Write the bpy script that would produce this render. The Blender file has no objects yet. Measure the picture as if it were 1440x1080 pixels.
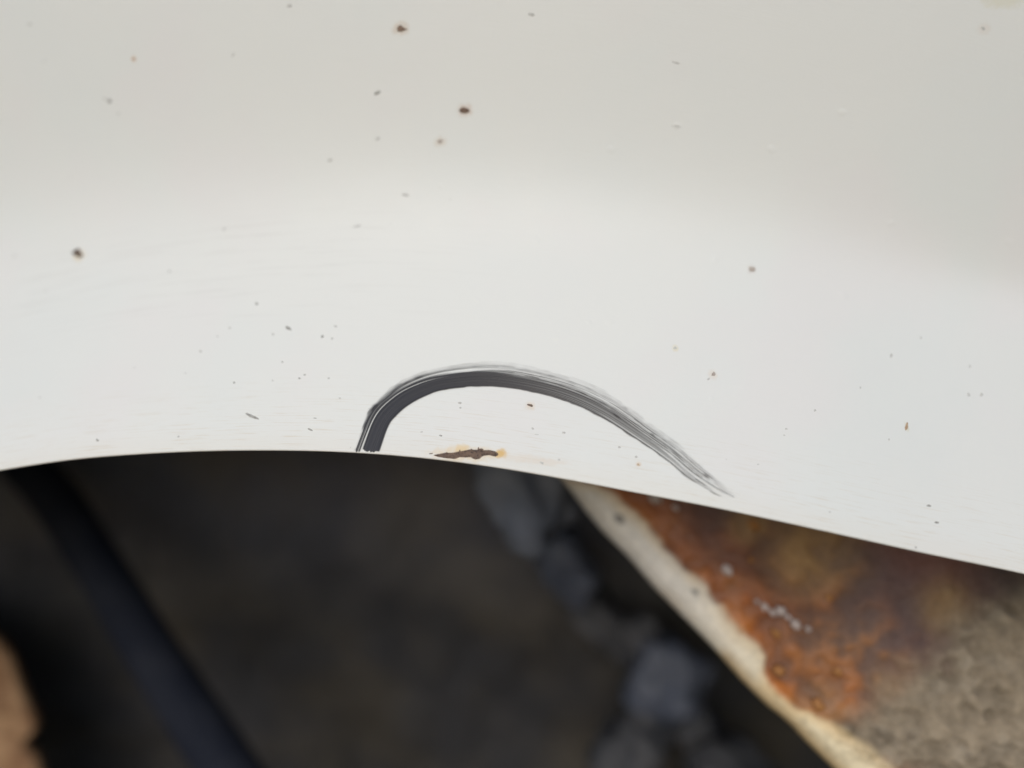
import bpy, bmesh, math, random
import numpy as np
from mathutils import Vector, Matrix, noise as mn
from mathutils.geometry import delaunay_2d_cdt

random.seed(7)
RNG = np.random.default_rng(11)
S = bpy.context.scene
COL = S.collection

# ------------------------------------------------------------------ camera
PITCH = math.radians(6)
FWD = Vector((0, math.cos(PITCH), -math.sin(PITCH)))
RIGHT = Vector((1, 0, 0))
UP = RIGHT.cross(FWD)
DIST = 0.145
CAM = -FWD * DIST
LENS = 27.7
cam_d = bpy.data.cameras.new('camera')
cam_d.lens = LENS
cam_d.sensor_width = 36
cam_d.clip_start = 0.005
cam_d.clip_end = 100
cam_d.dof.use_dof = True
cam_d.dof.focus_distance = 0.1385
cam_d.dof.aperture_fstop = 4.5
cam = bpy.data.objects.new('camera', cam_d)
COL.objects.link(cam)
cam.matrix_world = Matrix.Translation(CAM) @ Matrix((RIGHT, UP, -FWD)).transposed().to_4x4()
S.camera = cam

# ------------------------------------------------------------------ world and sun
SUN_EL = math.radians(32)
SUN_AZ = math.radians(193)          # compass angle of the sun, the camera looks to 0
w = bpy.data.worlds.new('World')
S.world = w
w.use_nodes = True
wn = w.node_tree
wn.nodes.clear()
sky = wn.nodes.new('ShaderNodeTexSky')
sky.sky_type = 'NISHITA'
sky.sun_disc = False
sky.sun_elevation = SUN_EL
sky.sun_rotation = SUN_AZ
sky.air_density = 1.0
sky.dust_density = 1.0
sky.ozone_density = 1.1
bg = wn.nodes.new('ShaderNodeBackground')
bg.inputs['Strength'].default_value = 0.09
wo = wn.nodes.new('ShaderNodeOutputWorld')
wn.links.new(sky.outputs[0], bg.inputs[0])
wn.links.new(bg.outputs[0], wo.inputs[0])
sun_d = bpy.data.lights.new('sun', 'SUN')
sun_d.energy = 1.5
sun_d.angle = math.radians(48)
sun_d.color = (1.0, 0.97, 0.915)
sun = bpy.data.objects.new('sun', sun_d)
COL.objects.link(sun)
sdir = Vector((math.sin(SUN_AZ) * math.cos(SUN_EL), math.cos(SUN_AZ) * math.cos(SUN_EL), math.sin(SUN_EL)))
sun.rotation_euler = sdir.to_track_quat('Z', 'Y').to_euler()
sun.location = sdir * 2

S.render.engine = 'CYCLES'
S.view_settings.view_transform = 'Standard'
S.view_settings.look = 'None'
S.view_settings.gamma = 1.0
S.view_settings.exposure = 0.11
S.cycles.use_denoising = True
S.cycles.max_bounces = 8
S.cycles.transparent_max_bounces = 16

# ------------------------------------------------------------------ helpers
W, H = 1440.0, 1080.0
KX = 36.0 / LENS / W               # camera-space slope per pixel


def ray(px, py):
    """direction with unit depth for a pixel of the 1440 x 1080 photograph"""
    return FWD + RIGHT * ((px - W / 2) * KX) - UP * ((py - H / 2) * KX)


def at(px, py, depth):
    return CAM + ray(px, py) * depth


def obj(name, verts, faces, mat, parent=None, smooth=True, uvs=None):
    me = bpy.data.meshes.new(name)
    me.from_pydata([tuple(v) for v in verts], [], [tuple(f) for f in faces])
    me.validate()
    if smooth:
        me.polygons.foreach_set('use_smooth', np.ones(len(me.polygons), dtype=bool))
    me.materials.append(mat)
    if uvs is not None:
        ul = me.uv_layers.new(name='UVMap')
        li = np.empty(len(me.loops), dtype=np.int32)
        me.loops.foreach_get('vertex_index', li)
        ul.data.foreach_set('uv', np.asarray(uvs, dtype=np.float32)[li].ravel())
    o = bpy.data.objects.new(name, me)
    COL.objects.link(o)
    o.parent = parent
    return o


def tag(o, label=None, cat=None, group=None, kind=None):
    if label: o['label'] = label
    if cat: o['category'] = cat
    if group: o['group'] = group
    if kind: o['kind'] = kind
    return o


def grid_faces(nu, nv):
    i = np.arange(nu - 1)[:, None] * nv + np.arange(nv - 1)[None, :]
    i = i.ravel()
    return np.stack([i, i + nv, i + nv + 1, i + 1], 1)


def vnoise(x, y, seed=0):
    """smooth value noise on numpy arrays, -1..1"""
    x = np.asarray(x, float); y = np.asarray(y, float)
    xi = np.floor(x).astype(np.int64); yi = np.floor(y).astype(np.int64)
    fx = x - xi; fy = y - yi
    fx = fx * fx * fx * (fx * (fx * 6 - 15) + 10)
    fy = fy * fy * fy * (fy * (fy * 6 - 15) + 10)

    def h(a, b):
        n = (a * 374761393 + b * 668265263 + seed * 974711) & 0xFFFFFFFF
        n = ((n ^ (n >> 13)) * 1274126177) & 0xFFFFFFFF
        n = (n ^ (n >> 16)) & 0xFFFF
        return n / 32767.5 - 1.0
    a = h(xi, yi); b = h(xi + 1, yi); c = h(xi, yi + 1); d = h(xi + 1, yi + 1)
    return (a * (1 - fx) + b * fx) * (1 - fy) + (c * (1 - fx) + d * fx) * fy


def fbm(x, y, seed=0, octaves=4, gain=0.5):
    s = 0.0; a = 1.0; t = 0.0
    for k in range(octaves):
        s = s + a * vnoise(x * 2 ** k + 13.7 * k, y * 2 ** k - 7.3 * k, seed + k)
        t += a; a *= gain
    return s / t


def sstep(a, b, x):
    t = np.clip((x - a) / (b - a), 0, 1)
    return t * t * (3 - 2 * t)


def spline(pts, ts):
    """Catmull-Rom through pts (n,k) at parameters ts in 0..1"""
    P = np.asarray(pts, float)
    P = np.vstack([2 * P[0] - P[1], P, 2 * P[-1] - P[-2]])
    n = len(P) - 3
    u = np.clip(np.asarray(ts) * n, 0, n - 1e-9)
    i = u.astype(int); f = (u - i)[:, None]
    p0, p1, p2, p3 = P[i], P[i + 1], P[i + 2], P[i + 3]
    return 0.5 * (2 * p1 + (p2 - p0) * f + (2 * p0 - 5 * p1 + 4 * p2 - p3) * f ** 2
                  + (3 * p1 - p0 - 3 * p2 + p3) * f ** 3)


class NT:
    """small node-tree builder"""
    def __init__(self, name):
        self.m = bpy.data.materials.new(name)
        self.m.use_nodes = True
        self.t = self.m.node_tree
        self.b = self.t.nodes['Principled BSDF']
        self.out = self.t.nodes['Material Output']

    def n(self, typ, **kw):
        nd = self.t.nodes.new('ShaderNode' + typ)
        for k, v in kw.items():
            if k.startswith('i_'):
                nd.inputs[k[2:].replace('_', ' ')].default_value = v
            else:
                setattr(nd, k, v)
        return nd

    def l(self, a, b):
        self.t.links.new(a, b)

    def val(self, a):
        return a

    def math(self, op, a, b=None, c=None, clamp=False):
        nd = self.t.nodes.new('ShaderNodeMath'); nd.operation = op; nd.use_clamp = clamp
        for i, v in enumerate((a, b, c)):
            if v is None: continue
            if isinstance(v, (int, float)): nd.inputs[i].default_value = v
            else: self.l(v, nd.inputs[i])
        return nd.outputs[0]

    def maprange(self, v, a, b, c=0.0, d=1.0, smooth=True):
        nd = self.t.nodes.new('ShaderNodeMapRange')
        nd.interpolation_type = 'SMOOTHSTEP' if smooth else 'LINEAR'
        self.l(v, nd.inputs[0])
        for i, x in enumerate((a, b, c, d)): nd.inputs[i + 1].default_value = x
        return nd.outputs[0]

    def mix(self, f, a, b, blend='MIX'):
        nd = self.t.nodes.new('ShaderNodeMix'); nd.data_type = 'RGBA'; nd.blend_type = blend
        for i, v in ((0, f), (6, a), (7, b)):
            if isinstance(v, (int, float)): nd.inputs[i].default_value = v
            elif isinstance(v, tuple): nd.inputs[i].default_value = (*v, 1.0)
            else: self.l(v, nd.inputs[i])
        return nd.outputs[2]

    def noise(self, vec, scale, detail=3, rough=0.5, scl=None):
        if scl is not None:
            mp = self.n('Mapping'); mp.inputs['Scale'].default_value = scl
            self.l(vec, mp.inputs[0]); vec = mp.outputs[0]
        nd = self.n('TexNoise'); nd.inputs['Scale'].default_value = scale
        nd.inputs['Detail'].default_value = detail; nd.inputs['Roughness'].default_value = rough
        self.l(vec, nd.inputs['Vector'])
        return nd.outputs[0]

    def bump(self, h, dist, strength=1.0, prev=None):
        nd = self.n('Bump'); nd.inputs['Strength'].default_value = strength
        nd.inputs['Distance'].default_value = dist
        self.l(h, nd.inputs['Height'])
        if prev is not None: self.l(prev, nd.inputs['Normal'])
        return nd.outputs[0]


# ------------------------------------------------------------------ the panel's surface
def first_plane(px, py):
    d = ray(px, py)                                    # meets the plane y = 0.3 z
    t = (0.3 * CAM.z - CAM.y) / (d.y - 0.3 * d.z)
    return CAM + d * t


fold_px = [(-300, 345), (0, 318), (300, 305), (600, 300), (850, 312), (1100, 340), (1300, 382), (1440, 408), (1750, 470)]
_f = np.array([first_plane(*p) for p in fold_px])
FX, FZ = _f[:, 0], _f[:, 2]
FW = np.interp(np.arange(9), np.arange(9), [8, 7.5, 7, 6.5, 6, 5, 3.6, 2.6, 2.6]) * 1e-3


def smooth_interp(x, X, Y):
    # cubic Hermite through unevenly spaced points
    X = np.asarray(X); Y = np.asarray(Y)
    m = np.gradient(Y, X)
    x = np.asarray(x, float)
    i = np.clip(np.searchsorted(X, x) - 1, 0, len(X) - 2)
    h = X[i + 1] - X[i]; t = (x - X[i]) / h
    te = np.clip(t, 0, 1)
    y = ((2 * te**3 - 3 * te**2 + 1) * Y[i] + (te**3 - 2 * te**2 + te) * h * m[i]
         + (-2 * te**3 + 3 * te**2) * Y[i + 1] + (te**3 - te**2) * h * m[i + 1])
    return y + np.where(t < 0, (t) * h * m[i], 0) + np.where(t > 1, (t - 1) * h * m[np.clip(i + 1, 0, len(X) - 1)], 0)


S_UP, S_LO = -0.15, 0.70


def surf(x, z):
    """depth y of the outer face of the panel"""
    x = np.asarray(x, float); z = np.asarray(z, float)
    zf = smooth_interp(x, FX, FZ)
    wd = np.interp(x, FX, FW)
    t = z - zf
    sp = wd * np.logaddexp(0, t / wd)
    y = S_LO * t + (S_UP - S_LO) * sp + S_LO * 0.024
    y = y - 0.09 * x + x * x / 0.95
    y = y + 0.6 * np.maximum(z - 0.06, 0) ** 2
    return y


def on_panel(px, py):
    """points and normals of the panel under pixels (arrays)"""
    px = np.asarray(px, float); py = np.asarray(py, float)
    D = (np.array(FWD)[None] + np.array(RIGHT)[None] * ((px - W / 2) * KX)[:, None]
         - np.array(UP)[None] * ((py - H / 2) * KX)[:, None])
    C0 = np.array(CAM)
    t = np.full(len(px), DIST)
    for _ in range(14):
        e = 1e-5
        f = C0[1] + D[:, 1] * t - surf(C0[0] + D[:, 0] * t, C0[2] + D[:, 2] * t)
        g = C0[1] + D[:, 1] * (t + e) - surf(C0[0] + D[:, 0] * (t + e), C0[2] + D[:, 2] * (t + e))
        t = t - f * e / (g - f)
    P = C0 + D * t[:, None]
    return P, normal(P[:, 0], P[:, 2])


def normal(x, z):
    e = 1e-5
    dx = (surf(x + e, z) - surf(x - e, z)) / (2 * e)
    dz = (surf(x, z + e) - surf(x, z - e)) / (2 * e)
    N = np.stack([dx, -np.ones_like(dx), dz], 1)
    return N / np.linalg.norm(N, axis=1, keepdims=True)


lip_px = [(-520, 842), (-350, 755), (-170, 694), (0, 660), (100, 645), (200, 637), (350, 632.5), (500, 636), (600, 644),
          (700, 657), (800, 674), (900, 693), (1000, 712), (1100, 733), (1200, 755), (1300, 777), (1440, 806),
          (1620, 850), (1800, 905), (1950, 962)]
_l, _ = on_panel([p[0] for p in lip_px], [p[1] - 1.5 for p in lip_px])
LX, LZ = _l[:, 0], _l[:, 2]


def lipz(x):
    return smooth_interp(x, LX, LZ)


# ------------------------------------------------------------------ materials
def mat_paint():
    m = NT('aged_white_paint')
    uv = m.n('UVMap').outputs[0]
    pos = m.n('TexCoord').outputs['Object']
    sep = m.n('SeparateXYZ'); m.l(uv, sep.inputs[0])
    v = sep.outputs[1]
    base = (0.795, 0.795, 0.758)
    # faint blotches of tint and old grime
    c = m.mix(m.maprange(m.noise(pos, 22, 3), 0.4, 0.65), base, (0.780, 0.790, 0.758))
    c = m.mix(m.maprange(m.noise(pos, 31, 3), 0.45, 0.7), c, (0.795, 0.782, 0.755))
    # dusty smears following the edge
    st = m.noise(uv, 1.0, 5, 0.65, scl=(45, 1300, 1))
    band = m.math('MULTIPLY', m.maprange(v, 0.018, 0.032), m.maprange(v, 0.050, 0.038))
    left = m.maprange(sep.outputs[0], 0.01, -0.05)
    c = m.mix(m.math('MULTIPLY', m.math('MULTIPLY', m.maprange(st, 0.5, 0.72), band), m.math('MULTIPLY', left, 0.30)), c, (0.60, 0.585, 0.55))
    # sanding marks, tan, close to the edge
    sc = m.noise(uv, 1.0, 4, 0.7, scl=(110, 4200, 1))
    near = m.maprange(v, 0.016, 0.0015)
    c = m.mix(m.math('MULTIPLY', m.math('MULTIPLY', m.maprange(sc, 0.53, 0.70), near), 0.52), c, (0.64, 0.55, 0.42))
    c = m.mix(m.math('MULTIPLY', m.maprange(v, 0.0042, 0.0), 0.16), c, (0.76, 0.68, 0.55))
    # fine specks of dirt
    vo = m.n('TexVoronoi'); vo.inputs['Scale'].default_value = 330; vo.inputs['Randomness'].default_value = 1
    m.l(pos, vo.inputs['Vector'])
    vs = m.n('SeparateColor'); m.l(vo.outputs['Color'], vs.inputs[0])
    pick = m.maprange(vs.outputs[0], 0.90, 0.99)
    sz = m.math('MULTIPLY', m.math('MULTIPLY', pick, vs.outputs[1]), 0.075)
    spk = m.math('LESS_THAN', vo.outputs['Distance'], sz)
    c = m.mix(m.math('MULTIPLY', spk, 0.28), c, (0.30, 0.27, 0.23))
    # rust stains bleeding out of the bare places
    pn = m.noise(pos, 900, 4, 0.6)
    for (px, py, rx, rz, amt, colr) in STAINS:
        P, _ = on_panel([px], [py]); P = P[0]
        vec = m.n('VectorMath', operation='SUBTRACT'); m.l(pos, vec.inputs[0]); vec.inputs[1].default_value = tuple(P)
        vm = m.n('VectorMath', operation='MULTIPLY'); m.l(vec.outputs[0], vm.inputs[0])
        vm.inputs[1].default_value = (1 / rx, 0, 1 / rz)
        ln = m.n('VectorMath', operation='LENGTH'); m.l(vm.outputs[0], ln.inputs[0])
        d = m.math('ADD', ln.outputs['Value'], m.math('MULTIPLY', m.math('SUBTRACT', pn, 0.5), 1.1))
        c = m.mix(m.math('MULTIPLY', m.maprange(d, 1.0, 0.25), amt), c, colr)
    m.l(c, m.b.inputs['Base Color'])
    r = m.math('ADD', m.math('MULTIPLY', m.noise(pos, 160, 4), 0.20), 0.42)
    r = m.math('ADD', r, m.math('MULTIPLY', near, 0.12))
    m.l(r, m.b.inputs['Roughness'])
    m.b.inputs['Coat Weight'].default_value = 0.10
    m.b.inputs['Specular IOR Level'].default_value = 0.36
    m.b.inputs['Coat Roughness'].default_value = 0.22
    bp = m.bump(m.noise(pos, 420, 3, 0.55), 0.00006, 0.6)
    bp = m.bump(m.noise(pos, 70, 2), 0.00016, 0.5, bp)
    bp = m.bump(sc, 0.00006, m_near(m, near), bp)
    m.l(bp, m.b.inputs['Normal'])
    return m.m


def m_near(m, near):
    return 0.6


def mat_plain(name, c1, c2, scale, rough=0.8, bump=0.0, detail=4, spec=0.5):
    m = NT(name)
    pos = m.n('TexCoord').outputs['Object']
    f = m.noise(pos, scale, detail, 0.6)
    m.l(m.mix(m.maprange(f, 0.35, 0.65), c1, c2), m.b.inputs['Base Color'])
    m.b.inputs['Roughness'].default_value = rough
    m.b.inputs['Specular IOR Level'].default_value = spec
    if bump:
        m.l(m.bump(f, bump), m.b.inputs['Normal'])
    return m.m


def mat_attr(name, rough, bumpscale, bumpd, rough_attr=False):
    """colour from the mesh's own 'tint' attribute, broken up by fine grain"""
    m = NT(name)
    a = m.n('Attribute', attribute_name='tint')
    pos = m.n('TexCoord').outputs['Object']
    g = m.noise(pos, bumpscale, 4, 0.65)
    c = m.mix(1.0, a.outputs['Color'], m.mix(m.maprange(g, 0.25, 0.75, smooth=False), (0.80, 0.80, 0.80), (1.18, 1.18, 1.18)), 'MULTIPLY')
    m.l(c, m.b.inputs['Base Color'])
    if rough_attr:
        m.l(a.outputs['Alpha'], m.b.inputs['Roughness'])
    else:
        m.b.inputs['Roughness'].default_value = rough
    m.b.inputs['Specular IOR Level'].default_value = 0.22
    m.l(m.bump(g, bumpd), m.b.inputs['Normal'])
    return m.m


def set_tint(o, rgba):
    at_ = o.data.color_attributes.new('tint', 'FLOAT_COLOR', 'POINT')
    at_.data.foreach_set('color', np.asarray(rgba, dtype=np.float32).ravel())


# stains: pixel centre, radii in metres, amount, colour
STAINS = [
    (658, 638, 0.0078, 0.0016, 0.55, (0.76, 0.56, 0.29)),
    (648, 631, 0.0017, 0.0011, 0.6, (0.78, 0.58, 0.30)),
    (704, 638, 0.0017, 0.0010, 0.9, (0.72, 0.47, 0.17)),
    (735, 644, 0.0055, 0.0008, 0.22, (0.74, 0.58, 0.42)),
    (770, 650, 0.0050, 0.0007, 0.25, (0.72, 0.55, 0.40)),
    (111, 359, 0.0020, 0.0019, 0.50, (0.72, 0.55, 0.28)),
    (563, 40, 0.0022, 0.0016, 0.45, (0.55, 0.40, 0.26)),
    (653, 155, 0.0021, 0.0016, 0.50, (0.55, 0.37, 0.26)),
    (619, 199, 0.0016, 0.0014, 0.35, (0.60, 0.47, 0.33)),
    (745, 570, 0.0014, 0.0010, 0.40, (0.70, 0.52, 0.33)),
    (1002, 527, 0.0012, 0.0012, 0.25, (0.70, 0.52, 0.36)),
    (898, 653, 0.0007, 0.0005, 0.40, (0.74, 0.52, 0.32)),
    (188, 83, 0.0008, 0.0008, 0.55, (0.74, 0.50, 0.34)),
    (1057, 379, 0.0012, 0.0012, 0.35, (0.55, 0.45, 0.38)),
    (1410, 2, 0.0060, 0.0016, 0.45, (0.70, 0.66, 0.48)),
    (1384, 40, 0.0018, 0.0014, 0.25, (0.70, 0.58, 0.48)),
    (950, 490, 0.0008, 0.0008, 0.45, (0.74, 0.66, 0.42)),
    (1275, 601, 0.0006, 0.0011, 0.45, (0.66, 0.60, 0.40)),
]
PAINT = mat_paint()


def mat_bare_rust():
    m = NT('bare_brown_rust')
    pos = m.n('TexCoord').outputs['Object']
    a = m.noise(pos, 800, 5, 0.65); b = m.noise(pos, 2600, 4, 0.7)
    c = m.mix(m.maprange(a, 0.35, 0.65), (0.14, 0.095, 0.075), (0.21, 0.14, 0.10))
    c = m.mix(m.maprange(b, 0.50, 0.62), c, (0.065, 0.045, 0.037))
    m.l(c, m.b.inputs['Base Color']); m.b.inputs['Roughness'].default_value = 0.85
    m.l(m.bump(b, 0.00012), m.b.inputs['Normal'])
    return m.m


RUST_BARE = mat_bare_rust()
CHIP_DARK = mat_plain('dark_brown_chip', (0.085, 0.058, 0.045), (0.20, 0.145, 0.11), 1500, 0.9, 0.0001)
CHIP_BROWN = mat_plain('brown_chip', (.13, .085, .062), (.26, .18, .13), 1500, .9, .0001)
CHIP_SOFT = mat_plain('grey_brown_speck', (.36, .30, .26), (.48, .42, .37), 1500, .9, .00003)
CHIP_GREY = mat_plain('grey_chip', (0.30, 0.295, 0.27), (0.43, 0.42, 0.39), 1500, 0.9, 0.00005)
CHIP_FAINT = mat_plain('faint_grey_speck', (0.52, 0.51, 0.48), (0.63, 0.62, 0.59), 1500, 0.9, 0.00003)
CHIP_TAN = mat_plain('tan_speck', (0.42, 0.29, 0.19), (0.55, 0.42, 0.29), 1500, 0.9, 0.00003)

# ------------------------------------------------------------------ the white panel
def build_panel():
    xs = np.linspace(-0.29, 0.29, 720)
    zl = lipz(xs)
    # heights of the outer face above the edge, measured down
    hv = np.concatenate([np.linspace(0.19, 0.10, 20)[:-1], np.linspace(0.10, 0.0, 130)])
    rows = []; uvr = []
    Z = zl[:, None] + hv[None]
    X = np.repeat(xs[:, None], len(hv), 1)
    Y = surf(X, Z)
    N = normal(X.ravel(), Z.ravel()).reshape(*X.shape, 3)
    # minute unevenness of pressed sheet
    P = np.stack([X, Y, Z], 2)
    lip = P[:, -1]
    nl = N[:, -1].copy()
    tx = np.gradient(lip, axis=0); tx /= np.linalg.norm(tx, axis=1, keepdims=True)
    dn = np.cross(tx, nl); dn /= np.linalg.norm(dn, axis=1, keepdims=True)
    dn[dn[:, 2] > 0] *= -1
    r = (0.00022 + 0.00012 * sstep(-0.02, -0.09, xs))[:, None]
    cc = lip - nl * r
    prof = [P]
    uvs = [np.stack([X, np.repeat(hv[None], len(xs), 0)], 2)]
    extra = []
    for a in np.linspace(12, 124, 9):
        a = math.radians(a)
        extra.append(cc + r * (math.cos(a) * nl + math.sin(a) * dn))
    a = math.radians(124)
    tang = -math.sin(a) * nl + math.cos(a) * dn
    for d in (0.003, 0.008, 0.014):
        extra.append(extra[8] + tang * d)
    back = np.cross(tang, tx); back *= np.sign((back * dn).sum(1, keepdims=True)) * -1
    extra.append(extra[-1] + back * 0.001)
    extra.append(extra[8] + tang * 0.003 + back * 0.001)
    for h in np.linspace(0.004, 0.19, 60):
        zz = zl + h
        n2 = normal(xs, zz)
        extra.append(np.stack([xs, surf(xs, zz), zz], 1) - n2 * 0.0018)
    E = np.stack(extra, 1)
    P = np.concatenate([P, E], 1)
    ue = np.stack([np.repeat(xs[:, None], E.shape[1], 1), np.full(E.shape[:2], -0.001)], 2)
    U = np.concatenate([uvs[0], ue], 1)
    nv = P.shape[1]
    f = grid_faces(len(xs), nv)
    # close the loop between the back's top and the face's top
    i = np.arange(len(xs) - 1)
    top = np.stack([i * nv + nv - 1, (i + 1) * nv + nv - 1, (i + 1) * nv, i * nv], 1)
    f = np.concatenate([f, top])[:, ::-1]
    return obj('body_panel', P.reshape(-1, 3), f, PAINT, uvs=U.reshape(-1, 2))


panel = build_panel()
tag(panel, 'white painted metal panel with chips and black brush stroke above its curved edge', 'body panel')


# ------------------------------------------------------------------ black brush stroke
def build_stroke():
    outer = [(492.5, 637), (502, 613), (513, 588), (524, 571), (540, 556), (562, 540), (597, 525), (640, 516), (700, 511.7),
             (760, 521.5), (818, 538.5), (868, 563), (920, 601), (957, 628), (990, 656), (1023, 682), (1043, 697)]
    inner = [(533, 636), (538, 621), (545, 602), (554, 588), (570, 573), (590, 561), (618, 550), (650, 545), (690, 543.7),
             (743, 550), (793, 563), (843, 586), (897, 620), (935, 646), (966, 671), (1000, 692), (1022, 702)]
    key = np.array([np.hypot(*(np.array(outer[i + 1]) + inner[i + 1] - np.array(outer[i]) - inner[i])) / 2 for i in range(16)])
    acc = np.concatenate([[0], np.cumsum(key)]); L = acc[-1]
    nt, nv = 1000, 130
    s = np.linspace(0, L, nt)
    par = np.interp(s, acc, np.linspace(0, 1, 17))
    o_ = spline(outer, par); i_ = spline(inner, par)
    v = np.linspace(-0.10, 1.12, nv)
    G = i_[:, None] * (1 - v[None, :, None]) + o_[:, None] * v[None, :, None]
    gx, gy = G[..., 0], G[..., 1]
    T = np.repeat((s / L)[:, None], nv, 1); V = np.repeat(v[None], nt, 0)
    spx = T * L
    # ----- coverage of the paint
    # bristle streaks: noise that hardly changes along the stroke
    st1 = fbm(spx / 260, V * 32, 3, 3)
    st2 = fbm(spx / 170, V * 75, 9, 2)
    st3 = fbm(spx / 420, V * 11, 17, 2)
    streak = 0.45 * st1 + 0.5 * st2 + 0.30 * st3
    body = np.interp(T, [0, .15, .3, .42, .55, .7, .85, .95, 1], [1.0, .98, .91, .81, .71, .58, .43, .32, .24])
    solid_to = np.interp(T, [0, .05, .12, .2, .3, .42, .55, .7, .85, 1], [.62, .62, .66, .72, .70, .56, .50, .46, .30, .2])
    core = sstep(0.05, -0.05, V - solid_to + 0.05 * st3)
    dry = np.interp(T, [0, .1, .2, .3, .4, .5, .6, .7, .8, .9, 1], [.82, .80, .68, .50, .45, .44, .43, .43, .44, .36, .22])
    cov = core * (body + (0.03 + 0.50 * sstep(.20, .65, T)) * streak) + (1 - core) * np.clip(dry + streak * np.interp(T, [0, .15, .3, .6, 1], [.55, .75, .75, .55, .9]), 0, 0.95)
    # darker line under the dry band and the pale gaps scraped by single hairs
    dl = np.interp(T, [0, .2, .4, .5, .62, .72, .85, 1], [.80, .86, .70, .62, .55, .52, .5, .5])
    cov += 0.22 * np.exp(-((V - dl) / .025) ** 2) * sstep(.32, .45, T) * sstep(.95, .75, T)
    g1 = np.interp(T, [0, .05, .1, .15, .2, .26, .3], [.645, .66, .67, .67, .64, .60, .58])
    cov -= 0.85 * np.exp(-((V - g1) / np.interp(T, [0, .06, .3], [.045, .024, .02])) ** 2) * sstep(.30, .20, T)
    g2 = np.interp(T, [0, .05, .12], [.75, .76, .80])
    cov -= 0.6 * np.exp(-((V - g2) / .022) ** 2) * sstep(.13, .03, T)
    g3 = np.interp(T, [0, .08], [.86, .90])
    cov -= 0.6 * np.exp(-((V - g3) / .02) ** 2) * sstep(.09, .02, T)
    for (c0, c1, w_, a0, b0, amt) in ((.83, .80, .022, .14, .36, .5), (.72, .76, .03, .24, .42, .35), (.74, .70, .03, .55, .95, .30),
                                      (.36, .22, .035, .78, 1.0, .40), (.58, .50, .03, .84, 1.0, .3), (.12, .12, .02, .62, .9, .25)):
        cc = c0 + (c1 - c0) * (T - a0) / (b0 - a0)
        cov -= amt * np.exp(-((V - cc) / w_) ** 2) * sstep(a0, a0 + .05, T) * sstep(b0, b0 - .05, T)
    # sparse dark hairs in the dry half
    hair = sstep(.42, .75, vnoise(spx / 90, V * 34, 31)) * sstep(.15, .3, T)
    cov += 0.36 * hair * (1 - core)
    brk = vnoise(spx / 22, V * 48, 63) + .6 * vnoise(spx / 8, V * 40, 64)
    cov *= 1 - (1 - core) * sstep(.12, .3, T) * .45 * sstep(.1, .8, brk)
    cov *= 1 - .6 * sstep(.72, .97, T) * sstep(-.1, .7, brk + .5 * st2)
    # edges: crisp inside, frayed outside
    cov *= sstep(-0.035, 0.03, V + 0.02 * fbm(spx / 14, V * 2, 5, 2) * (0.3 + T * 2))
    topn = 0.10 * fbm(spx / 60, V * 4, 21, 3) + 0.05 * vnoise(spx / 9, V * 9, 4)
    soft = np.interp(T, [0, .1, .3, .6, 1], [.06, .08, .30, .26, .12])
    cov *= 1 - sstep(-1, 1, (V - 0.94 + topn) / soft)
    # dabs where the brush was set down, ragged ends
    e0 = spx + 3.0 * fbm(V * 9, V * 0 + .3, 8, 3) * 1.6 - np.interp(V, [0, .25, .5, .62, .72, 1], [2.5, .8, 2.5, 5.5, 2.0, .6]) + 0.6
    cov *= sstep(-0.8, 0.9, e0)
    endv = np.interp(V, [0, .25, .55, .8, 1], [-2, 4, 8, 6, 2])
    e1 = L + endv - spx + 16 * vnoise(V * 14, V * 0, 12)
    cov *= sstep(0, 40, e1)
    cov *= 1 - 0.55 * sstep(.88, 1.0, T) * sstep(-.1, .4, vnoise(spx / 6, V * 30, 40))
    cov = np.where(T > .9, cov + .45 * sstep(.45, .8, vnoise(spx / 30, V * 16, 44)) * sstep(0, 20, e1) * (cov > .05), cov)
    # a few thick blobs left in the stroke
    for (bx, by, r1, r2, amt) in ((867, 585, 6, 1.6, .25), (918, 611, 3.5, 1.6, .25), (993, 669, 5, 2.0, .4), (880, 574, 4, 1.6, .15)):
        ca, sa = math.cos(math.radians(36)), math.sin(math.radians(36))
        dx, dy = gx - bx, gy - by
        cov += amt * np.exp(-(((dx * ca + dy * sa) / r1) ** 2 + ((-dx * sa + dy * ca) / r2) ** 2))
    # spatter of small dots outside the set-down end
    dots = sstep(.62, .85, vnoise(spx / 3.4, V * 17, 51)) * sstep(.16, .02, T) * sstep(.93, 1.0, V) * sstep(1.12, 1.02, V)
    cov = np.maximum(cov, .6 * dots)
    cov = np.clip(cov, 0, 1)
    P, Nn = on_panel(gx.ravel(), gy.ravel())
    lift = 0.00003 + 0.00006 * cov.ravel() + 0.00003 * streak.ravel() * cov.ravel()
    lift += 0.00006 * (np.exp(-((V - 0.0) / .06) ** 2) * sstep(.6, .2, T)).ravel()
    P = P + Nn * lift[:, None]
    f = grid_faces(nt, nv)
    keep = cov.ravel()[f].max(1) > 0.03
    f = f[keep]
    used = np.unique(f); remap = np.full(nt * nv, -1); remap[used] = np.arange(len(used))
    m = NT('black_brushed_paint')
    a = m.n('Attribute', attribute_name='cover')
    col = m.n('Attribute', attribute_name='tint')
    m.l(col.outputs['Color'], m.b.inputs['Base Color'])
    m.b.inputs['Roughness'].default_value = 0.5
    tr = m.n('BsdfTransparent'); ms = m.n('MixShader')
    m.l(a.outputs['Fac'], ms.inputs[0]); m.l(tr.outputs[0], ms.inputs[1]); m.l(m.b.outputs[0], ms.inputs[2])
    m.l(ms.outputs[0], m.out.inputs['Surface'])
    o = obj('brush_stroke', P[used], remap[f], m.m, panel)
    ca = o.data.attributes.new('cover', 'FLOAT', 'POINT')
    ca.data.foreach_set('value', cov.ravel()[used].astype(np.float32))
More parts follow.
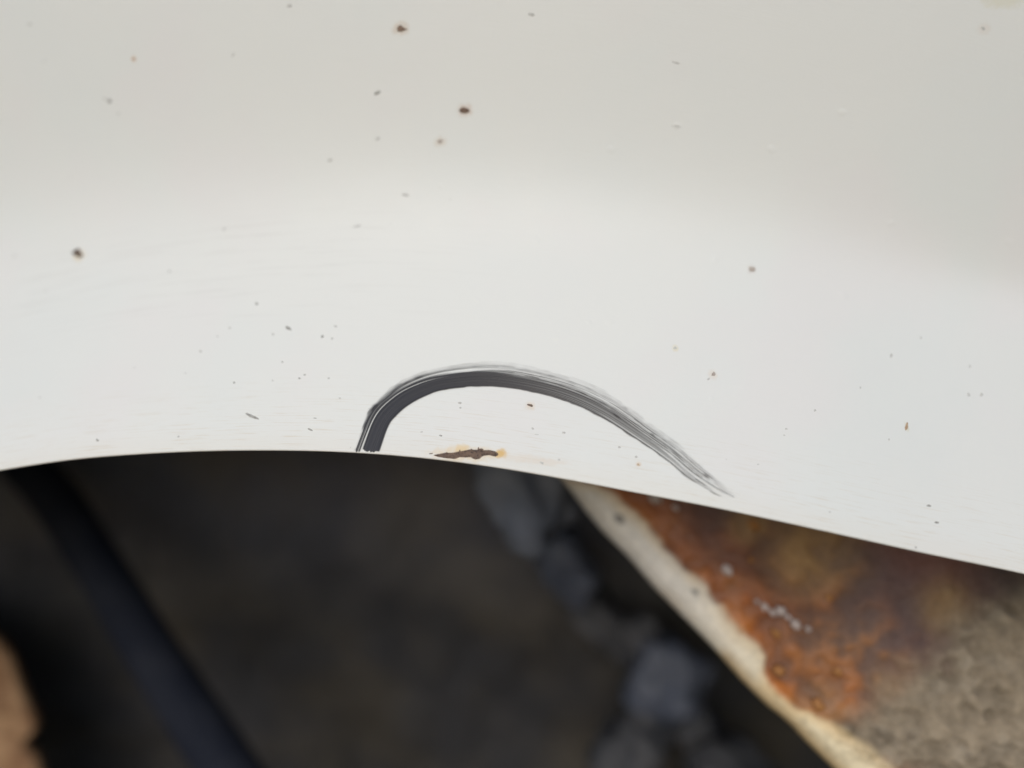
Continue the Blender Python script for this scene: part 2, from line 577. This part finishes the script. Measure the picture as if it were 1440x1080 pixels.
    k = np.clip(T.ravel()[used], 0, 1)[:, None]
    rgb = np.array([.021, .021, .027]) * (1 - sstep(.1, .6, k)) + np.array([.046, .038, .036]) * sstep(.1, .6, k)
    hi = (core.ravel()[used] * sstep(.4, .9, st1.ravel()[used] + .4))[:, None]
    rgb = rgb * (.9 + .4 * hi)
    set_tint(o, np.concatenate([rgb, np.ones((len(rgb), 1))], 1))
    o['label'] = 'black brush stroke arching across the white paint, fading into dry streaks'
    return o


build_stroke()


# ------------------------------------------------------------------ bare rust patch and chips in the paint
def patch(name, outline, mat, parent, step=0.8, crater=0.00025, rough=0.00022, seed=3, label=None):
    """an irregular flat scar on the panel: outline in pixels, relief inside"""
    n = len(outline)
    xs = [p[0] for p in outline]; ys = [p[1] for p in outline]
    pts = [Vector(p) for p in outline]

    def inside(x, y):
        c = False; j = n - 1
        for i in range(n):
            if (ys[i] > y) != (ys[j] > y) and x < (xs[j] - xs[i]) * (y - ys[i]) / (ys[j] - ys[i]) + xs[i]: c = not c
            j = i
        return c
    for x in np.arange(min(xs), max(xs), step):
        for y in np.arange(min(ys), max(ys), step):
            q = (x + random.uniform(-.25, .25) * step, y + random.uniform(-.25, .25) * step)
            if inside(*q): pts.append(Vector(q))
    vo, eo, fo, *_ = delaunay_2d_cdt(pts, [(i, (i + 1) % n) for i in range(n)], [], 1, 1e-4)
    V = np.array([[p.x, p.y] for p in vo])
    P, N = on_panel(V[:, 0], V[:, 1])
    h = 0.00004 + crater * 0.3 + rough * fbm(V[:, 0] / 5, V[:, 1] / 4, seed, 4)
    rim = np.zeros(len(V))
    A = np.array(outline, float); B = np.roll(A, -1, 0)
    d = np.full(len(V), 1e9)
    for a, b in zip(A, B):
        ab = b - a; t = np.clip(((V - a) @ ab) / max(ab @ ab, 1e-9), 0, 1)
        d = np.minimum(d, np.hypot(*(V - a - t[:, None] * ab).T))
    h = np.maximum(h, 0.00002) * sstep(0, 1.3, d) - 0.00003 * (d < 0.3)
    P = P + N * (h + 0.00002)[:, None]
    o = obj(name, P, [f[::-1] for f in fo], mat, parent)
    if label: o['label'] = label
    return o


Zr = [(205, 720), (260, 708), (330, 695), (345, 688), (360, 695), (400, 695), (440, 688), (470, 682), (476, 664), (484, 666), (488, 680),
      (530, 672), (585, 662), (600, 652), (608, 664), (658, 665), (662, 642), (672, 640), (678, 654), (690, 655), (694, 641), (702, 656),
      (716, 652), (720, 668), (780, 668), (830, 678), (856, 692), (871, 708), (864, 726), (840, 736), (800, 727), (770, 722), (720, 728),
      (700, 740), (680, 758), (640, 765), (610, 756), (590, 742), (540, 745), (480, 742), (455, 752), (430, 761), (340, 752), (260, 740)]
patch('rust_patch', [(580 + a / 7.2, 540 + b / 7.2) for a, b in Zr], RUST_BARE, panel,
      label='long brown patch of bare rust just above the curved edge')
patch('rust_patch', [(580 + a / 7.2, 540 + b / 7.2) for a, b in ((160, 706), (175, 699), (205, 698), (212, 704), (196, 711), (170, 712))], RUST_BARE, panel)


def chip(name, px, py, w_, h_, ang, mat, jag=0.22, k=11):
    out = []
    ca, sa = math.cos(math.radians(ang)), math.sin(math.radians(ang))
    for i in range(k):
        t = 2 * math.pi * i / k
        r = 1 + random.uniform(-jag, jag)
        x, y = math.cos(t) * w_ / 2 * r, math.sin(t) * h_ / 2 * r
        out.append((px + x * ca - y * sa, py + x * sa + y * ca))
    return patch(name, out, mat, panel, step=max(0.7, min(w_, h_) / 5), crater=0.00006, rough=0.00005, seed=int(px))


def blister(px, py, r):
    """a pimple under the paint"""
    P0, N0 = on_panel([px], [py]); P0 = Vector(P0[0]); N0 = Vector(N0[0])
    t = N0.orthogonal().normalized(); b = N0.cross(t)
    vs = []; fs = []
    rr = r * 0.000126
    rings = 5; seg = 14
    for i in range(rings):
        q = 1 - i / rings
        h = rr * 0.06 * (1 - q * q) ** 1.0 - 0.00001 * (i == 0)
        for j in range(seg):
            a = 2 * math.pi * j / seg
            k = 1 + 0.12 * math.sin(2 * a + px)
            vs.append(P0 + (t * math.cos(a) + b * math.sin(a)) * rr * q * k + N0 * h)
    vs.append(P0 + N0 * rr * 0.06)
    for i in range(rings - 1):
        for j in range(seg):
            fs.append((i * seg + j, i * seg + (j + 1) % seg, (i + 1) * seg + (j + 1) % seg, (i + 1) * seg + j))
    for j in range(seg):
        fs.append(((rings - 1) * seg + j, (rings - 1) * seg + (j + 1) % seg, len(vs) - 1))
    return obj('paint_blister', vs, fs, PAINT, panel, uvs=[(px * 1e-4, 0.03)] * len(vs))


def dark_chip(outline, mat, label=None):
    return patch('paint_chip', outline, mat, panel, step=1.0, crater=0.0001, rough=0.00012, seed=int(outline[0][0]), label=label)


dark_chip([(100.5, 354), (104, 352.5), (107, 350), (110.5, 348.7), (113, 352), (115, 356.5), (117.8, 360), (114, 361.8), (110.5, 362), (106, 360), (102, 357)], CHIP_DARK,
          'dark brown chip with a rusty halo at the left of the panel')
dark_chip([(558, 40), (560, 36.5), (563.5, 35), (566.5, 37.5), (570, 40), (575, 41), (569, 43), (564, 45), (559, 44.5)], CHIP_BROWN)
dark_chip([(645, 155), (648, 151.5), (652, 150.5), (657, 152), (661, 155), (659, 158.5), (654, 160), (648, 159)], CHIP_BROWN)
for (px, py, a, b, ang, mt) in [
    (531, 130.5, 11, 5.5, -25, CHIP_GREY), (619, 199, 9, 6, -30, CHIP_SOFT), (154, 142, 7, 6, 40, CHIP_GREY), (147, 139, 6, 3, 20, CHIP_FAINT),
    (188, 83, 5, 5, 0, CHIP_TAN), (166.5, 160, 4, 3, 0, CHIP_FAINT), (42, 34, 6, 4, 0, CHIP_FAINT), (62, 86, 5, 2, -50, CHIP_FAINT),
    (328, 77, 8, 2.5, -55, CHIP_FAINT), (531, 195, 7, 5, -30, CHIP_FAINT), (464, 225, 7, 4, -20, CHIP_FAINT), (407, 8, 9, 5, -20, CHIP_FAINT),
    (570, 274, 12, 4, 10, CHIP_FAINT), (502, 318, 14, 3, -15, CHIP_FAINT), (315.5, 322, 6, 4, -40, CHIP_FAINT), (238, 382, 4.5, 2.2, -60, CHIP_GREY),
    (747, 20, 12, 5, 15, CHIP_FAINT), (951, 88, 12, 3.5, 15, CHIP_FAINT), (952, 177, 11, 4, 10, CHIP_FAINT), (946, 177, 4, 2, 10, CHIP_FAINT),
    (361, 427, 5, 4.5, 10, CHIP_GREY), (405.5, 461.5, 10, 4.8, 38, CHIP_GREY), (384, 470, 4.5, 3.5, 0, CHIP_FAINT), (453.5, 473, 5, 4.5, 0, CHIP_GREY),
    (467, 476, 4, 3.5, 0, CHIP_FAINT), (472, 459, 6, 3, 10, CHIP_FAINT), (397, 509, 4, 2.6, 20, CHIP_GREY), (428.5, 527, 4.6, 2.4, 5, CHIP_GREY),
    (421, 532, 4, 2.6, 15, CHIP_GREY), (383.5, 535, 3.5, 2.5, 30, CHIP_FAINT), (329, 538, 4, 3, 0, CHIP_GREY), (462, 532, 4, 3, 0, CHIP_FAINT),
    (282, 494, 5, 3, 30, CHIP_FAINT), (306, 473, 3.5, 2.5, 0, CHIP_FAINT), (323, 461, 4, 3, 0, CHIP_FAINT), (478, 560, 5, 2.6, 15, CHIP_FAINT),
    (354, 585, 21, 4.2, 22, CHIP_GREY), (443, 588, 6.5, 1.6, 5, CHIP_GREY), (436, 604, 8.5, 2.6, 24, CHIP_GREY), (137, 619, 6, 3.5, 45, CHIP_GREY),
    (251, 614, 4, 3, -20, CHIP_FAINT), (261, 525, 6, 1.6, 5, CHIP_FAINT), (189, 517, 5, 1.6, 5, CHIP_FAINT), (56, 559, 4, 2.5, 20, CHIP_FAINT), (65, 410, 3.5, 2, 0, CHIP_FAINT), (20, 360, 5, 3, 0, CHIP_FAINT),
    (746, 570, 9, 3.8, 12, CHIP_DARK), (646.5, 566.5, 6, 3.5, 10, CHIP_FAINT), (647.5, 573.5, 4, 3, 0, CHIP_FAINT), (593, 607.5, 5, 2.5, -10, CHIP_FAINT),
    (620, 612.5, 5.5, 2.6, 15, CHIP_GREY), (749, 602.5, 5, 3, 35, CHIP_FAINT), (793, 608.5, 6.5, 3, 0, CHIP_FAINT), (755, 611, 8, 1.8, 5, CHIP_FAINT),
    (762, 651, 6, 3, 30, CHIP_FAINT), (786, 646.5, 4, 3, 0, CHIP_FAINT), (871, 629, 4.5, 3.5, 0, CHIP_FAINT), (894.5, 642.5, 4.5, 3.5, 0, CHIP_FAINT),
    (898, 653.3, 5.5, 3.2, 5, CHIP_TAN), (1003.5, 526, 7, 5.5, -60, CHIP_SOFT), (996, 533, 5, 3, -40, CHIP_FAINT), (1057.5, 379, 9, 8, 40, CHIP_SOFT), (949.5, 489.5, 5, 4, 0, CHIP_FAINT),
    (1275, 600, 4.5, 11, 10, CHIP_TAN), (1253, 500, 4, 7, 0, CHIP_FAINT), (1362, 555, 5, 6, 0, CHIP_FAINT), (1380, 555, 5, 6, 0, CHIP_FAINT), (1364, 515, 4, 5, 0, CHIP_FAINT),
    (1306.5, 711.5, 7.5, 3.6, 5, CHIP_GREY), (1317, 734.8, 6.5, 3.2, 5, CHIP_GREY), (1250, 618, 3, 4, 0, CHIP_FAINT), (1106, 603, 4, 3, 0, CHIP_FAINT), (1146, 577, 4, 4, 0, CHIP_FAINT), (1167, 720, 4, 2, 0, CHIP_FAINT),
    (1066, 653, 4, 2, 0, CHIP_FAINT), (1103, 612, 4, 2, 20, CHIP_FAINT), (1288, 770, 4, 3, 20, CHIP_GREY), (1383, 40, 7, 5, 35, CHIP_FAINT), (1210, 545, 3, 4, 0, CHIP_FAINT), (1295, 475, 3, 4, 0, CHIP_FAINT)]:
    chip('paint_chip' if mt in (CHIP_DARK, CHIP_GREY) else 'paint_speck', px, py, a, b, ang, mt)
for (px, py, r) in [(1085, 210, 8), (859, 210, 7), (1185, 158, 7), (1253, 314, 7), (1418, 340, 7), (752, 338, 8), (1006, 366, 7), (671, 422, 6), (857, 453, 7), (707, 430, 4),
                    (1186, 415, 9), (952, 177, 7), (620, 262, 5), (828, 453, 5), (782, 475, 5), (870, 424, 4), (1000, 560, 5)]:
    blister(px, py, r)


# ------------------------------------------------------------------ rusty plate behind, with its painted edge
A3 = at(790, 672, 0.190); B3 = at(1180, 1080, 0.170); C3 = at(1440, 850, 0.170)
E1 = (B3 - A3).normalized()
NP = (B3 - A3).cross(C3 - A3).normalized()
if NP.dot(CAM - A3) < 0: NP = -NP
E2 = NP.cross(E1)
if E2.dot(C3 - A3) < 0: E2 = -E2


def plate_uv(px, py):
    d = ray(px, py)
    t = (A3 - CAM).dot(NP) / d.dot(NP)
    p = CAM + d * t - A3
    return p.dot(E1), p.dot(E2)


MUD = np.array([plate_uv(*p) for p in ((1500, 770), (1430, 800), (1375, 822), (1335, 860), (1310, 905), (1265, 945), (1235, 985), (1195, 1010), (1180, 1025), (1205, 1055), (1240, 1085), (1290, 1130))])
LEN = (B3 - A3).length


EDGE = np.array([plate_uv(*p) for p in ((700, 560), (787, 673), (815, 709), (844, 746), (884, 787), (925, 831), (966, 872), (1007, 913), (1047, 958), (1088, 999), (1117, 1025), (1172, 1080), (1240, 1150), (1330, 1240))])
PNT = np.array([plate_uv(*p) for p in ((740, 580), (805, 672), (819, 677), (852, 692), (878, 716), (905, 738), (933, 770), (966, 803), (994, 831), (1012, 852), (1023, 872), (1040, 890), (1066, 908), (1078, 922), (1074, 945), (1080, 964), (1090, 978), (1121, 999), (1160, 1015), (1215, 1048), (1260, 1085), (1400, 1200))])
PNT = PNT[np.argsort(PNT[:, 0])]


def build_plate():
    a = np.linspace(-0.05, LEN + 0.11, 470)
    b = np.concatenate([np.linspace(0.0, 0.085, 250), np.linspace(0.085, 0.17, 60)[1:]])
    Aa, Bb = np.meshgrid(a, b, indexing='ij')
    # mud limit as a function of place: signed distance to the polyline (mud lies to the lower right)
    d = np.full(Aa.shape, 1e9); sg = np.zeros(Aa.shape)
    for p, q in zip(MUD[:-1], MUD[1:]):
        e = q - p
        t = np.clip(((Aa - p[0]) * e[0] + (Bb - p[1]) * e[1]) / (e @ e), 0, 1)
        rx, ry = Aa - p[0] - t * e[0], Bb - p[1] - t * e[1]
        dd = np.hypot(rx, ry); cr = e[0] * (Bb - p[1]) - e[1] * (Aa - p[0])
        better = dd < d - 1e-12
        d = np.where(better, dd, d); sg = np.where(better, np.sign(cr), sg)
    P0 = np.array(plate_uv(1400, 1000))
    i0 = np.argmin(np.abs(a - P0[0])); j0 = np.argmin(np.abs(b - P0[1]))
    mudd = d * sg * (1 if sg[i0, j0] > 0 else -1)
    n1 = fbm(Aa / .012, Bb / .012, 5, 5); n2 = fbm(Aa / .004, Bb / .004, 15, 4); n3 = fbm(Aa / .030, Bb / .030, 25, 3)
    mud = sstep(-.004, .006, mudd + .006 * n1 + .003 * n2)
    tt = Aa / LEN
    shift = np.interp(a, EDGE[:, 0], EDGE[:, 1])
    wpaint = (np.interp(a, PNT[:, 0], PNT[:, 1]) - shift)[:, None] + np.zeros_like(Bb)
    wpaint = wpaint + .0012 * n1 + .0010 * n2
    paint = sstep(.0011, -.0009, Bb - wpaint)
    halo = np.exp(-(np.maximum(Bb - wpaint, 0) / .0085) ** 1.5) * (0.75 + .35 * n1)
    low = sstep(.35, .9, tt)
    # colours of the thing itself
    def C(r, g, b_): return np.array([r, g, b_])[None, None]
    white = C(.80, .755, .69) * (1 - low[..., None]) + C(.80, .69, .48) * low[..., None]
    white = white * (1 - .12 * np.clip(n2 + .2, 0, 1)[..., None])
    edge_st = (sstep(.0035, .0, Bb) * sstep(.3, .6, tt) * sstep(-.1, .5, n1 + .3))[..., None]
    white = white * (1 - edge_st * .7) + C(.55, .36, .15) * edge_st * .7
    rim = (sstep(-.0035, -.0002, Bb - wpaint) * (.35 + .5 * n1))[..., None]
    rim = np.clip(rim, 0, .6)
    white = white * (1 - rim) + C(.72, .50, .24) * rim
    orange = C(.36, .115, .026) * (1 + .5 * n2[..., None]) + C(.16, .09, .01) * np.clip(n1, 0, 1)[..., None]
    brown = C(.118, .086, .084) * (1 + .45 * n1[..., None]) + C(.080, .014, .004) * np.clip(n3 * 2, 0, 1)[..., None]
    u_, v_ = plate_uv(1100, 818)
    mar = (np.exp(-((Aa - u_) ** 2 / .022 ** 2 + (Bb - v_) ** 2 / .014 ** 2)) * (.8 + .3 * n2))[..., None]
    brown = brown * (1 - np.clip(mar, 0, 1)) + C(.125, .042, .030) * (1 + .5 * n2[..., None]) * np.clip(mar, 0, 1)
    tan = C(.38, .235, .10)
    of = np.clip(halo + .30 * sstep(.15, .6, n3 + .4 * n1) * sstep(.022, .006, Bb - wpaint), 0, 1)
    # lower rust is lighter and more orange
    of = np.clip(of + .30 * sstep(.55, .85, tt) * sstep(.035, .012, Bb - wpaint) * sstep(.25, .75, n2 + .5) * (1 - mud), 0, 1)
    clump = sstep(.05, .45, n2 + .4 * n1) * sstep(.45, .7, tt) * sstep(.034, .018, Bb - wpaint) * (1 - mud)
    of = np.clip(of + .20 * clump, 0, 1)
    rust = brown * (1 - of[..., None]) + orange * of[..., None]
    ts = np.zeros(Aa.shape)
    for (px, py, rr, k) in ((1140, 772, .0105, .8), (1060, 732, .0048, .9), (1160, 985, .006, .45), (1265, 965, .007, .6), (1335, 850, .006, .7), (1170, 900, .012, .25)):
        u_, v_ = plate_uv(px, py)
        ts = np.maximum(ts, k * np.exp(-(((Aa - u_) ** 2 + (Bb - v_) ** 2) / rr ** 2) ** 1.3) * (.8 + .5 * n2))
    ts = np.clip(ts, 0, 1)[..., None]
    rust = rust * (1 - ts) + tan * ts
    grain = fbm(Aa / .0022, Bb / .0022, 35, 3)
    mudc = C(.27, .22, .16) * (1 + .38 * n1[..., None] + .40 * grain[..., None]) + C(.10, .09, .075) * np.clip(n2 * 1.5, 0, 1)[..., None]
    dk = (sstep(.10, .50, .7 * n1 + .45 * n2 + .25 * grain) * .7)[..., None]
    mudc = mudc * (1 - dk) + C(.075, .058, .042) * dk
    col = rust * (1 - mud[..., None]) + mudc * mud[..., None]
    pk = (paint * (1 - .75 * mud * sstep(.004, .012, Bb)))[..., None]
    col = col * (1 - pk) + white * pk
    # chips in the painted edge
    for (px, py, rr) in ((878, 723, .0010), (985, 825, .0006)):
        u_, v_ = plate_uv(px, py)
        k = (sstep(1.2, .5, np.hypot((Aa - u_) / 1.7, Bb - v_) / rr) * .8)[..., None]
        col = col * (1 - k) + C(.10, .095, .10) * k
    rough = .78 - .36 * np.clip(of * (1 - mud), 0, 1) - .16 * (1 - mud) * (1 - paint) + .1 * mud
    rough = rough * (1 - paint) + .55 * paint
    # relief: paint stands proud of rust, scale flakes, crumbly earth
    hgt = .0006 * paint + (1 - paint) * (1 - mud) * (.0011 * n1 + .0008 * n2) + mud * (.0012 + .0016 * n1 + .0011 * grain + .0008 * n2)
    hgt += .0007 * n3
    # rounded edge turning back
    re = .004
    bend = np.clip(re - Bb, 0, re)
    drop = re - np.sqrt(np.maximum(re * re - bend ** 2, 0))
    base = np.array(A3)[None, None] + Aa[..., None] * np.array(E1) + (Bb + shift[:, None] * np.exp(-Bb / .03))[..., None] * np.array(E2)
    wob = .0007 * fbm(a / .02, a * 0, 77, 3)[:, None, None]
    P = base + (hgt * sstep(0, .004, Bb) - drop)[..., None] * np.array(NP) + wob * np.array(E2)
    # return flange
    rows = []
    for dd in (.004, .010, .018):
        rows.append(P[:, :1] - np.array(NP) * dd + np.array(E2) * .0006)
    P = np.concatenate(rows[::-1] + [P], 1)
    cf = np.repeat(col[:, :1], 3, 1)
    rgba = np.concatenate([np.concatenate([cf, col], 1), np.concatenate([np.full((len(a), 3), .6), rough], 1)[..., None]], 2)
    rgba[..., :3] = np.clip(rgba[..., :3], .004, .82)
    f = grid_faces(len(a), P.shape[1])
    Pf = P.reshape(-1, 3)
    f = f[(Pf[f][..., 2] < lipz(Pf[f][..., 0]) + .006).all(1)]
    m = mat_attr('rusted_painted_steel', .7, 900, .00012, True)
    o = obj('inner_plate', P.reshape(-1, 3), f, m)
    # make the front face the camera
    o.data.update()
    nn = sum((p.normal for p in o.data.polygons[len(f) // 2:len(f) // 2 + 50]), Vector())
    if nn.dot(NP) < 0: o.data.flip_normals()
    set_tint(o, rgba.reshape(-1, 4))
    return o


plate = build_plate()
tag(plate, 'rusty brown plate with a cream painted edge and dried mud behind the panel', 'rusty plate')

FLAKE = mat_plain('pale_glint', (.40, .33, .30), (.60, .52, .50), 900, .4, .0001)  # pale glints of light on the rust, painted as small lumps
GLINT_O = mat_plain('orange_rust_glint', (.30, .12, .035), (.42, .20, .06), 900, .7, .0001)  # orange glints off the rust, painted in the same way
for (px, py, r, mt) in ((1075, 853, 2.0, FLAKE), (1086, 861, 1.8, FLAKE), (1098, 859, 2.4, FLAKE), (1118, 877, 2.5, FLAKE), (1136, 884, 1.5, FLAKE), (1064, 846, 1.3, FLAKE), (1108, 868, 1.3, FLAKE),
                        (1023, 802, 2.9, FLAKE), (1056, 786, 1.5, GLINT_O), (921, 700, 3.4, FLAKE), (950, 714, 1.6, FLAKE), (1060, 738, 3.2, GLINT_O), (1090, 890, 2.6, GLINT_O),
                        (1095, 942, 3.0, GLINT_O), (1176, 944, 2.2, GLINT_O), (1150, 990, 3.0, GLINT_O), (1166, 840, 1.8, GLINT_O)):
    u_, v_ = plate_uv(px, py)
    c = A3 + E1 * u_ + E2 * v_ + NP * .0005
    bm = bmesh.new()
    bmesh.ops.create_icosphere(bm, subdivisions=2, radius=1)
    ax = Vector((random.uniform(-1, 1), random.uniform(-1, 1), 0)).normalized()
    for v in bm.verts:
        k = 1 + .75 * mn.noise(v.co * 1.5 + Vector((px, py, 0)) * .37)
        q = v.co * k
        v.co = c + (E1 * q.x * 1.15 + E2 * q.y * .85 + NP * q.z * .38) * (r * .00044)
    me = bpy.data.meshes.new('glint'); bm.to_mesh(me); bm.free()
    me.materials.append(mt)
    for p in me.polygons: p.use_smooth = True
    o = bpy.data.objects.new('pale_glint_flake' if mt is FLAKE else 'rust_glint', me)
    COL.objects.link(o); o.parent = plate


# ------------------------------------------------------------------ the dark hollow behind
def build_hollow():
    m = NT('dark_undercoat')
    pos = m.n('TexCoord').outputs['Object']
    f = m.noise(pos, 14, 4, .55); g = m.noise(pos, 160, 3, .6)
    sp = m.n('SeparateXYZ'); m.l(pos, sp.inputs[0])
    # blue-grey haze painted in above, lifting the shade under the edge; brown-black dirt below
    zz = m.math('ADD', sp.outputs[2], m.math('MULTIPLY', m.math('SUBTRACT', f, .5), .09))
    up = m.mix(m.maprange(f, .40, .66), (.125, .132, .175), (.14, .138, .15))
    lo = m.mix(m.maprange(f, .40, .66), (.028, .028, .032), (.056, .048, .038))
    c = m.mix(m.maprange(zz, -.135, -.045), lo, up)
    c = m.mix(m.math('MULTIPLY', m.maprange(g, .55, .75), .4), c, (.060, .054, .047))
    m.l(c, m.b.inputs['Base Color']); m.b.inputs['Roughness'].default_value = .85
    m.l(m.bump(g, .0012), m.b.inputs['Normal'])
    # an arched inner liner: from under the panel's edge back and down, closed at both sides
    nu, nv = 150, 170
    xs_ = np.linspace(-.34, .34, nu); q = np.linspace(0, 1, nv)
    X, Q = np.meshgrid(xs_, q, indexing='ij')
    Y = .022 + .185 * np.sin(np.clip(Q / .42, 0, 1) * math.pi / 2) ** .6
    Z = .022 - .045 * (1 - np.cos(np.clip(Q / .42, 0, 1) * math.pi / 2)) - .66 * np.maximum(Q - .30, 0)
    Z = Z + (lipz(np.clip(X, -.2, .2)) - lipz(np.array(0.))) * (1 - Q) * .9
    y0 = surf(X, lipz(X)) + .016
    Y = np.maximum(Y, y0)
    Y = np.where(np.abs(X) > .19, y0 + (Y - y0) * np.cos(np.clip((np.abs(X) - .19) / .15, 0, 1) * math.pi / 2), Y)
    Y = Y + (.010 * fbm(X / .05, Q * 9, 61, 4) + .004 * fbm(X / .012, Q * 36, 62, 3)) * sstep(.08, .3, Q) * sstep(.33, .25, np.abs(X))
    Y = np.where(Z > lipz(X) - .012, np.maximum(Y, surf(X, np.maximum(Z, lipz(X))) + .020), Y)
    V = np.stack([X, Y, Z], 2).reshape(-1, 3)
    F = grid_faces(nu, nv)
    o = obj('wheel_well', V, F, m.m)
    tag(o, kind='structure')
    return o


build_hollow()


def tube(name, pts, radii, mat, seg=24, n=120, lump=0.0, seed=0, parent=None):
    ts = np.linspace(0, 1, n)
    C_ = spline(pts, ts); R_ = spline(np.array(radii)[:, None], ts)[:, 0]
    T_ = np.gradient(C_, axis=0); T_ /= np.linalg.norm(T_, axis=1, keepdims=True)
    ref = np.array([0, 1.0, 0]) if abs(T_[0][1]) < .9 else np.array([1.0, 0, 0])
    U_ = np.cross(T_, ref); U_ /= np.linalg.norm(U_, axis=1, keepdims=True)
    V_ = np.cross(T_, U_)
    an = np.linspace(0, 2 * math.pi, seg, endpoint=False)
    R2 = R_[:, None] * (1 + lump * fbm(ts[:, None] * 9 + np.cos(an)[None] * .8, np.sin(an)[None] * 1.6 + ts[:, None] * 3, seed, 3))
    P = C_[:, None] + (U_[:, None] * np.cos(an)[None, :, None] + V_[:, None] * np.sin(an)[None, :, None]) * R2[..., None]
    f = []
    for i in range(n - 1):
        for j in range(seg):
            f.append((i * seg + j, i * seg + (j + 1) % seg, (i + 1) * seg + (j + 1) % seg, (i + 1) * seg + j))
    f.append(tuple(range(seg))[::-1]); f.append(tuple((n - 1) * seg + j for j in range(seg)))
    return obj(name, P.reshape(-1, 3), f, mat, parent)


HOSE = mat_plain('black_rubber', (.015, .018, .029), (.022, .025, .036), 60, .8, .0003, spec=.12)
h = tube('rubber_hose', [at(-60, 560, .33), at(60, 680, .31), at(135, 790, .30), at(215, 920, .29), at(300, 1050, .285), at(400, 1200, .28), at(540, 1400, .29), at(760, 1750, .31)],
         [.0085, .0088, .0088, .0092, .0098, .010, .010, .010], HOSE)
tag(h, 'black hose running diagonally down through the dark hollow, out of focus', 'hose')

BOOT2 = mat_plain('dusty_grey_rubber', (.036, .038, .046), (.07, .07, .078), 55, .7, .0006)
BOOT3 = mat_plain('shade_lifted_rubber', (.13, .15, .20), (.19, .21, .26), 55, .7, .0006)  # boot rubber with light painted in, against the shadow of the panel's edge
BOOT = mat_plain('dusty_blue_grey_rubber', (.060, .072, .105), (.10, .113, .155), 55, .6, .0006)
bt = tube('rubber_boot', [at(640, 560, .345), at(705, 660, .345), at(790, 780, .345), at(870, 890, .34), at(960, 990, .335), at(1060, 1120, .33), at(1130, 1290, .33), at(1230, 1560, .34)],
          [.006, .007, .006, .006, .007, .007, .007, .007], HOSE, lump=.2, seed=81)
tag(bt, 'lumpy blue grey rubber boot in the hollow beside the cream painted edge', 'rubber boot')


def fold(px, py, dep, rx, ry, ang, seed, mat):
    bm = bmesh.new(); bmesh.ops.create_icosphere(bm, subdivisions=4, radius=1)
    ca, sa = math.cos(math.radians(ang)), math.sin(math.radians(ang))
    c0 = at(px, py, dep); k0 = KX * dep
    for v in bm.verts:
        k = 1 + .40 * mn.fractal(v.co * 1.3 + Vector((seed, 0, 0)), 1.0, 2.0, 3)
        q = v.co * k
        x, y = q.x * rx, q.y * ry
        v.co = c0 + (RIGHT * (x * ca - y * sa) - UP * (x * sa + y * ca)) * k0 + FWD * q.z * min(rx, ry) * k0
    me = bpy.data.meshes.new('boot_fold'); bm.to_mesh(me); bm.free(); me.materials.append(mat)
    me.polygons.foreach_set('use_smooth', np.ones(len(me.polygons), dtype=bool))
    o = bpy.data.objects.new('boot_fold', me); COL.objects.link(o); o.parent = bt


fold(736, 690, .238, 60, 84, -25, 1.0, BOOT3)
fold(792, 790, .300, 38, 62, -38, 21.0, BOOT)
fold(905, 905, .322, 30, 44, -40, 25.0, BOOT2)
fold(850, 880, .330, 26, 75, -42, 4.0, BOOT2)
fold(940, 952, .315, 55, 60, -10, 7.0, BOOT)
fold(962, 1010, .318, 34, 40, -20, 9.0, BOOT2)
fold(885, 1055, .312, 50, 60, 25, 12.0, BOOT2)
fold(1030, 1110, .315, 80, 62, 20, 15.0, BOOT2)

# rusty bracket at the left border
BR = mat_plain('brown_rust', (.24, .125, .062), (.41, .25, .135), 110, .85, .0006)


def build_bracket():
    out = [(-130, 825), (-8, 905), (6, 920), (14, 942), (20, 964), (33, 990), (43, 1014), (45, 1030), (36, 1040), (27, 1043), (28, 1054), (42, 1068), (52, 1090), (62, 1150), (50, 1230), (-130, 1250)]
    n = len(out)
    pts = [Vector(p) for p in out]
    xs = [p[0] for p in out]; ys = [p[1] for p in out]
    for x in range(-125, 66, 7):
        for y in range(830, 1245, 7):
            c = False; j = n - 1
            for i in range(n):
                if (ys[i] > y) != (ys[j] > y) and x < (xs[j] - xs[i]) * (y - ys[i]) / (ys[j] - ys[i]) + xs[i]: c = not c
                j = i
            if c: pts.append(Vector((x + random.uniform(-1, 1), y + random.uniform(-1, 1))))
    vo, eo, fo, *_ = delaunay_2d_cdt(pts, [(i, (i + 1) % n) for i in range(n)], [], 1, 1e-3)
    front = []
    for p in vo:
        q = at(p.x, p.y, .318 - .00006 * (p.x + 60))
        front.append(q + Vector((0, -.0022 * float(fbm(np.array(p.x / 26), np.array(p.y / 26), 71, 4)), 0)))
    nvv = len(front)
    backv = [p + Vector((0, .006, 0)) for p in front]
    F = [tuple(f) for f in fo] + [tuple(i + nvv for i in f[::-1]) for f in fo]
    cnt = {}
    for f in fo:
        for i in range(3):
            e = (f[i], f[(i + 1) % 3])
            cnt[e] = 1
    for (i, j) in list(cnt):
        if (j, i) not in cnt: F.append((j, i, i + nvv, j + nvv))
    return obj('rusty_bracket', front + backv, F, BR)


tag(build_bracket(), 'tan brown rusty bracket at the left border, out of focus', 'bracket')
